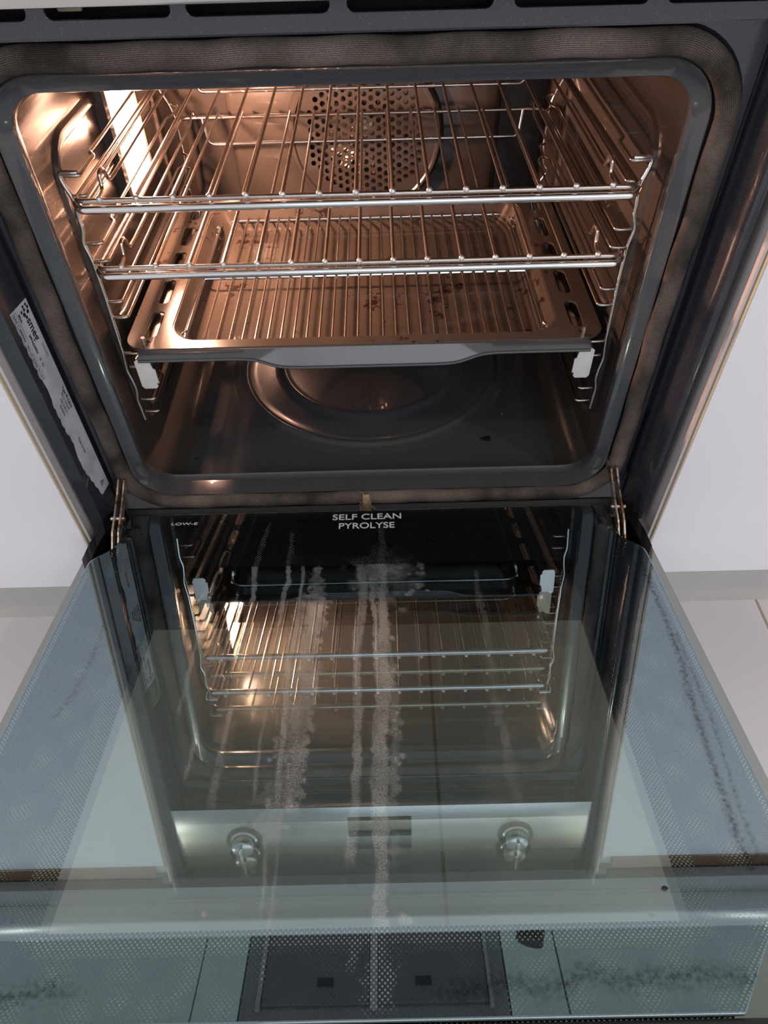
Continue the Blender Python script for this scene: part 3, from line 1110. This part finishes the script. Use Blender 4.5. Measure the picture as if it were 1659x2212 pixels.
streak([(.0215, .20, .3), (.0235, .261, 1), (.0244, .304, 1.2), (.0217, .349, 1), (.022, .40, .7)], .0040, .42, 11, rough=1.4)
streak([(.1063, .110, .6), (.1052, .153, .8), (.1065, .177, .9), (.1056, .215, 1), (.1047, .264, 1), (.1052, .298, 1.2), (.1077, .337, 1.2), (.109, .37, 1)], .0042, .24, 12, rough=1.2)
streak([(-.0556, .354, .6), (-.0548, .389, .6), (-.0545, .418, .8), (-.055, .47, .6)], .0018, .40, 14)
streak([(-.0624, .375, .5), (-.0620, .389, .9), (-.0609, .412, .8), (-.063, .43, .6)], .0020, .42, 15)
streak([(.0110, .433, 1.0), (.0113, .4545, 2.0), (.0108, .4795, 1.6)], .0050, .8, 16, rough=1.0)
streak([(-.0035, .434, .8), (-.0022, .4446, 1.2), (-.0085, .460, .8)], .0040, .7, 17, rough=1.4)
streak([(-.097, .458, .6), (-.1057, .4684, 1.2), (-.104, .479, 1.)], .006, .55, 18, rough=1.2)
streak([(-.135, .462, .6), (-.1364, .4745, 1), (-.137, .480, 1)], .007, .55, 19, rough=1.2)
# splash fan below the hinge side
dx = Xg-.016; du = Ug-.104
rr2 = np.sqrt((dx/.036)**2+((du-.012)/.050)**2)
fan = np.clip(1.05-rr2+(fbm(Xg, Ug, 90, 70)-.5)*1.3, 0, 1)*np.clip((Ug-.065)/.03, 0, 1)
marks = np.maximum(marks, np.clip(fan*1.0, 0, .62)*(.15+1.1*fbm(Xg, Ug, 240, 71)))
# crusty beads along the right rim of the splash
for k in range(46):
    a = rng.uniform(-.35, .95)
    R_ = .037+rng.normal(0, .0022)
    bx, bu = .0165+R_*math.cos(a), .116+.040*math.sin(a)
    if rng.random() < .35:
        bx, bu = .0260+rng.normal(0, .0025), rng.uniform(.20, .37)
    rb = rng.uniform(.0007, .0022)
    d = np.hypot(Xg-bx, (Ug-bu)*.8)/rb
    marks = np.maximum(marks, np.clip(1.6-d, 0, 1)*rng.uniform(.4, .95))
for bx, bu, rb in ((.0345, .1102, .0016), (.0414, .1192, .0018), (.0496, .1338, .0014), (.0579, .1423, .0014), (.0236, .2568, .001), (.024, .3198, .002), (.0262, .3236, .0016), (.0285, .317, .0022), (-.0657, .3502, .0018), (-.0657, .3535, .0015), (-.0544, .3272, .0016), (-.0546, .3220, .0015), (-.0540, .3320, .0015), (-.0511, .3506, .0020), (-.0496, .3535, .0018), (-.0690, .318, .0015), (.0255, .4287, .0026), (.0295, .4300, .0018), (-.0964, .4236, .0012)):
    d = np.hypot(Xg-bx, Ug-bu)/rb
    marks = np.maximum(marks, np.clip(1.7-d, 0, 1)*.95)
marks = np.clip(marks, 0, 1)*np.clip(.30+1.15*fbm(Xg, Ug, 130, 501, 4, .5), 0, 1.15)*np.clip(.55+.8*fbm(Xg, Ug, 22, 502, 3), 0, 1.1)
# grime along the side and far rims
grime = np.zeros_like(Xg)
ax_ = np.abs(Xg)
for s_, pts_, w_, st in ((1, ((.110, .268), (.19, .2660), (.2303, .2639), (.2681, .2578), (.318, .2532), (.3805, .2473), (.4046, .2475)), .0050, .62),
                         (1, ((.200, .2700), (.2943, .2659), (.3646, .2571), (.396, .2557)), .0030, .5),
                         (-1, ((.17, .236), (.2151, .2332), (.254, .2355), (.2804, .2443)), .0045, .42)):
    cx = np.interp(Ug, [p[0] for p in pts_], [p[1] for p in pts_])
    d = np.abs(Xg*s_-cx)/(w_*(.5+fbm(Xg*0, Ug, 60, 90)))
    grime = np.maximum(grime, np.clip(1.1-d, 0, 1)*st*((Ug > pts_[0][0]) & (Ug < pts_[-1][0])))
far = np.clip(1-np.abs(Ug-.4635+(fbm(Xg, Ug*0, 30, 95)-.5)*.018)/.012, 0, 1)
far *= np.clip((np.abs(Xg+.06)-.085)/.03, 0, 1)
grime = np.maximum(grime, far*.62)

verts = np.zeros((NU*NX*1, 3))
verts[:, 0] = Xg.ravel(); verts[:, 1] = Ug.ravel(); verts[:, 2] = HP
idx = np.arange(NU*NX).reshape(NU, NX)
quads = np.stack([idx[:-1, :-1], idx[:-1, 1:], idx[1:, 1:], idx[1:, :-1]], -1).reshape(-1, 4)
# rim + back
rim = np.concatenate([idx[0, :], idx[1:, -1], idx[-1, -2::-1], idx[-2:0:-1, 0]])
nb = NU*NX
rv = verts[rim].copy(); rv[:, 2] = HP-.0038
verts = np.vstack([verts, rv])
nr = len(rim)
ridx = nb+np.arange(nr)
side = np.stack([rim, ridx, np.roll(ridx, -1), np.roll(rim, -1)], -1)
me = bpy.data.meshes.new('inner_glass')
nq = len(quads)+len(side)
loops = np.concatenate([quads.ravel(), side.ravel(), ridx[::-1]])
me.vertices.add(len(verts)); me.loops.add(len(loops)); me.polygons.add(nq+1)
me.vertices.foreach_set('co', verts.ravel())
me.loops.foreach_set('vertex_index', loops.astype(np.int32))
st_ = np.concatenate([np.arange(nq)*4, [nq*4]]).astype(np.int32)
me.polygons.foreach_set('loop_start', st_)
mi = np.concatenate([np.zeros(len(quads)), np.full(len(side), 2), [1]]).astype(np.int32)
me.polygons.foreach_set('material_index', mi)
me.update(calc_edges=True)
uvl = me.uv_layers.new(name='UVMap')
vi = loops.astype(int)
uvl.data.foreach_set('uv', verts[vi][:, :2].ravel())
for nm, arr in (('scale_marks', marks), ('grime', grime)):
    at = me.attributes.new(nm, 'FLOAT', 'POINT')
    at.data.foreach_set('value', np.concatenate([arr.ravel(), np.zeros(nr)]).astype(np.float32))
me.validate()
me.transform(DM)
me.update()
inner = link('inner_glass', me, pane_m, door, smooth=False, extra=(clear_m, gedge))
inner['label'] = 'inner glass with lime scale streaks'


def door_text(s, x, u, width, cap, name='lettering'):
    """centred at x, cap line centre at u, fitted to the measured width and letter height"""
    me = text_mesh(s, .01, .00006, 'CENTER', 1.0, .00010)
    co = np.zeros(len(me.vertices)*3)
    me.vertices.foreach_get('co', co)
    co = co.reshape(-1, 3)
    a, b_ = co.min(0), co.max(0)
    kx, ky = width/(b_[0]-a[0]), cap/(b_[1]-a[1])
    me.transform(Matrix.Diagonal((kx, ky, 1, 1)) @ Matrix.Translation((-(a[0]+b_[0])/2, -(a[1]+b_[1])/2, 0)))
    p = O_+AU*u+AN*(HP+.0003)
    me.transform(Matrix(((1, 0, 0, x), (0, -AU.y, AN.y, p.y), (0, -AU.z, AN.z, p.z), (0, 0, 0, 1))))
    return link(name, me, txt_w, door, smooth=False)


door_text('SELF CLEAN', .0001, .0265, .0735, .0098)
door_text('PYROLYSE', .0000, .0418, .0588, .0098)
door_text('LOW-E', -.1948, .0315, .0280, .0042)

# ------------------------------------------------------------------ wire shelves
RY0, RDEP, RS = .0352, .3760, .0300


def make_rack(z, label):
    loc = (OX, RY0, z)
    t = thing('wire_rack', label, 'oven rack', loc, 'chromed wire racks in the oven')
    W = .2190
    Wb = .2215
    P = []
    # side frame and rear rod
    bm = NB()
    fr = [(-.224, -.0005, 0), (-.2275, .006, 0), (-.2275, RDEP, 0), (.2275, RDEP, 0), (.2275, .006, 0), (.224, -.0005, 0), (0, -.0005, 0)]
    pts_ = [Vector(p)+Vector(loc) for p in fr]
    tube(bm, fillet([pts_[6], pts_[0]+Vector((-.008, 0, 0)), pts_[2], pts_[3], pts_[5]+Vector((.008, 0, 0)), pts_[6]], .010)[:-1], .0022, 10, closed=True)
    part('frame', bm, wire_m, t)
    bm = NB()
    tube(bm, fillet([Vector(loc)+Vector(p) for p in ((-.2325, .004, -.0035), (-.228, -.0035, -.0058), (.228, -.0035, -.0058), (.2325, .004, -.0035))], .006), .0034, 12)
    part('front_rod', bm, chrome, t)
    bm = NB()
    tube(bm, fillet([Vector(loc)+Vector(p) for p in ((-.2010, RDEP-.002, .0), (-.1975, RDEP-.006, -.0290), (.1975, RDEP-.006, -.0290), (.2010, RDEP-.002, .0))], .008), .0021, 10)
    part('rear_stop', bm, chrome, t)
    for i in range(15):
        x = (i-7)*RS
        bm = NB()
        if i in (0, 14):
            sg = -1 if i == 0 else 1
            path = [(x, 0, .003), (x+sg*.001, .014, .003), (x+sg*.002, .018, .015), (x+sg*.001, .027, .016), (x, .031, .004), (x, .05, .003), (x, RDEP-.03, .003), (x, RDEP-.008, .012), (x, RDEP, .0045)]
            tube(bm, fillet([Vector(loc)+Vector(p) for p in path], .006), .00165, 8)
        else:
            tube(bm, [Vector(loc)+Vector(p) for p in ((x, -.0015, .0030), (x, .1, .0030), (x, RDEP, .0036), (x, RDEP+.002, .0036))], .0016, 8)
        s_ = bmesh.ops.create_icosphere(bm, subdivisions=2, radius=.0027)
        bmesh.ops.translate(bm, verts=s_['verts'], vec=Vector(loc)+Vector((x, -.0018, .0022)))
        for f in {f for v in s_['verts'] for f in v.link_faces}:
            f.material_index = 1
        part('wire', bm, wire_m, t, extra=(bead_m,))
    return t


rack = make_rack(.3850, 'chromed wire rack on the topmost oven level')
r2 = copy_tree(rack)
r2.location.z = .3255
r2['label'] = 'chromed wire rack on the second oven level, below the topmost one'

# ------------------------------------------------------------------ telescopic rails carrying the tray
def rail(sx, label):
    x0 = OX+sx*.2190
    t = thing('telescopic_rail', label, 'oven rail', (x0, .2, .198), 'pull-out rails under the tray')
    bm = NB(); box(bm, x0-.005, x0+.005, .036, .395, .2155, .2290, .002); part('rail_bar', bm, rail_m, t)
    bm = NB(); box(bm, *sorted((x0+sx*.0055, x0+sx*.009)), .036, .40, .212, .2255, .001); part('fixed_profile', bm, rail_m, t)
    xa, xb = (-.0075, .0095)
    pl = [(-.0085, .0160), (-.0085, -.0130), (-.0065, -.0160), (.0050, -.0160), (.0072, -.0140), (.0072, -.0095), (.0092, -.0095), (.0092, .0060), (.0072, .0075), (.0060, .0160), (.0045, .0180), (-.0065, .0180)]
    if sx > 0:
        pl = [(-a, b_) for a, b_ in pl]
    me = slab([pl], .0012, .0003)
    me.transform(Matrix.Translation((x0+sx*(-.0005), .0325, .2125)) @ Matrix.Rotation(PI/2, 4, 'X'))
    link('end_plate', me, plate_m, t)
    for yy in (.046, .362):
        bm = NB(); tube(bm, [(x0-sx*.002, yy, .226), (x0-sx*.002, yy, .2405), (x0-sx*.0025, yy-.0005, .2475)], .0021, 12); part('pin', bm, rail_m, t)
    return t


rail(-1, 'steel pull-out rail with bright end plate, left under the tray')
rail(1, 'steel pull-out rail with bright end plate, right under the tray')

# ------------------------------------------------------------------ baking tray
TZ = .2370
tray = thing('baking_tray', 'dark enamel baking tray with slotted side rims and burnt specks, below the racks', 'baking tray', (OX, .2, .20))


def rr2d(x0, x1, y0, y1, r, n=6):
    return [(x, y) for (x, y, _a, _b) in rrect((x0+x1)/2, (y0+y1)/2, (x1-x0)/2, (y1-y0)/2, r, n)]


well = (OX-.1965, OX+.1965, .0530, .3560)
lp = [rr2d(OX-.2375, OX+.2375, .0400, .3800, .022, 8), rr2d(well[0], well[1], well[2], well[3], .030, 8)]
for sx in (-1, 1):
    xc = OX+sx*.2150
    for yc in (.084, .148, .213, .277, .338):
        hl = .0245 if yc < .3 else .018
        lp.append([(xc+(p[1]), yc+(p[0])) for p in stadium(-hl, hl, -.0068, .0068)])
    for yy in (.046, .362):
        lp.append([(OX+sx*.2168+.0042*math.cos(2*PI*k/12), yy+.004+.0055*math.sin(2*PI*k/12)) for k in range(12)])
me = slab(lp, .0014, .0004)
me.transform(Matrix.Translation((0, 0, TZ)))
link('rim', me, trm, tray)
bm = NB()
def wl(d, z, r=.030):
    return [(x, y, z) for (x, y) in rr2d(well[0]+d, well[1]-d, well[2]+d, well[3]-d, r, 8)]
loft(bm, [wl(-.0015, TZ+.0006), wl(.0015, TZ), wl(.004, TZ-.004), wl(.012, TZ-.021), wl(.016, TZ-.0258), wl(.022, TZ-.0275)], False, True)
part('well', bm, trm, tray)
# front lip: folded edge that dips in the middle
bm = NB()
rowsv = []
NXL = 80
for i in range(NXL+1):
    x = OX-.222+.444*i/NXL
    xr = abs(x-OX-.004)
    dip = .5-.5*math.tanh((xr-.100)/.014)
    row = []
    for (y, z) in ((.0420, TZ+.0004), (.0370, TZ+.0002), (.0325, TZ-.0035-.0035*dip), (.0300-.002*dip, TZ-.0062-.0105*dip)):
        row.append(Vector((x, y, z)))
    rowsv.append(row)
vv = [[bm.verts.new(p) for p in r_] for r_ in rowsv]
for a, b_ in zip(vv[:-1], vv[1:]):
    for k in range(3):
        bm.faces.new((a[k], a[k+1], b_[k+1], b_[k]))
tube(bm, [r_[3]+Vector((0, -.0003, 0)) for r_ in rowsv], .0016, 8)
part('front_lip', bm, enamel, tray)

# grid insert lying in the tray
GZ = .2235
gi = thing('trivet_grid', 'fine wire grid insert lying inside the baking tray', 'grid', (OX, .2, GZ))
gx0, gx1, gy0, gy1 = OX-.1865, OX+.1865, .0555, .3460
bm = NB()
lpv = [Vector((x, y, GZ)) for x, y in rr2d(gx0, gx1, gy0, gy1, .018, 6)]
tube(bm, lpv, .0022, 10, closed=True)
part('frame', bm, chrome, gi)
bm = NB(); tube(bm, [(gx0, .201, GZ-.0005), (gx1, .201, GZ-.0005)], .0020, 8); part('cross_rod', bm, chrome, gi)
for i in range(26):
    x = OX-.1648+i*.01318
    bm = NB(); tube(bm, [(x, gy0-.001, GZ+.0026), (x, .2, GZ+.0026), (x, gy1+.001, GZ+.0026)], .00125, 8); part('wire', bm, wire_m, gi)
for sx in (-1, 1):
    for y0 in (.078, .318):
        xx0 = OX+sx*.1865
        bm = NB(); tube(bm, fillet([(xx0, y0-.012, GZ+.001), (xx0+sx*.001, y0-.008, GZ+.003), (xx0-sx*.001, y0-.006, GZ-.0125), (xx0-sx*.001, y0+.006, GZ-.0125), (xx0+sx*.001, y0+.008, GZ+.003), (xx0, y0+.012, GZ+.001)], .003), .0020, 8)
        part('foot', bm, chrome, gi)

# charred crumbs lying on the cavity floor
for i, (x, y, s, lb) in enumerate(((.146, .093, .0065, 'largest black charred flake on the cavity floor, right of the ring'), (-.205, .070, .0026, 'tiny black crumb on the cavity floor near the left front corner'))):
    bm = NB()
    r_ = bmesh.ops.create_icosphere(bm, subdivisions=2, radius=1)
    for v in r_['verts']:
        k = 1+.35*math.sin(v.co.x*5+i)+.2*math.cos(v.co.y*7)
        v.co = Vector((x+v.co.x*s*k, y+v.co.y*s*.6*k, CZ0+.0012+v.co.z*.0009))
    tag(part('crumb', bm, crumb_m), lb, 'crumb')
# dead insect / dark crumb on the floor tiles seen through the glass is on the pane
bm = NB()
r_ = bmesh.ops.create_icosphere(bm, subdivisions=2, radius=1)
pc = O_+AU*.4146+AN*(HP+.001)
for v in r_['verts']:
    v.co = Vector((pc.x+.1886+v.co.x*.0022, pc.y+v.co.y*.0014, pc.z+v.co.z*.0009))
tag(part('crumb', bm, crumb_m), 'small dark speck lying on the open door glass near its right front corner', 'crumb')
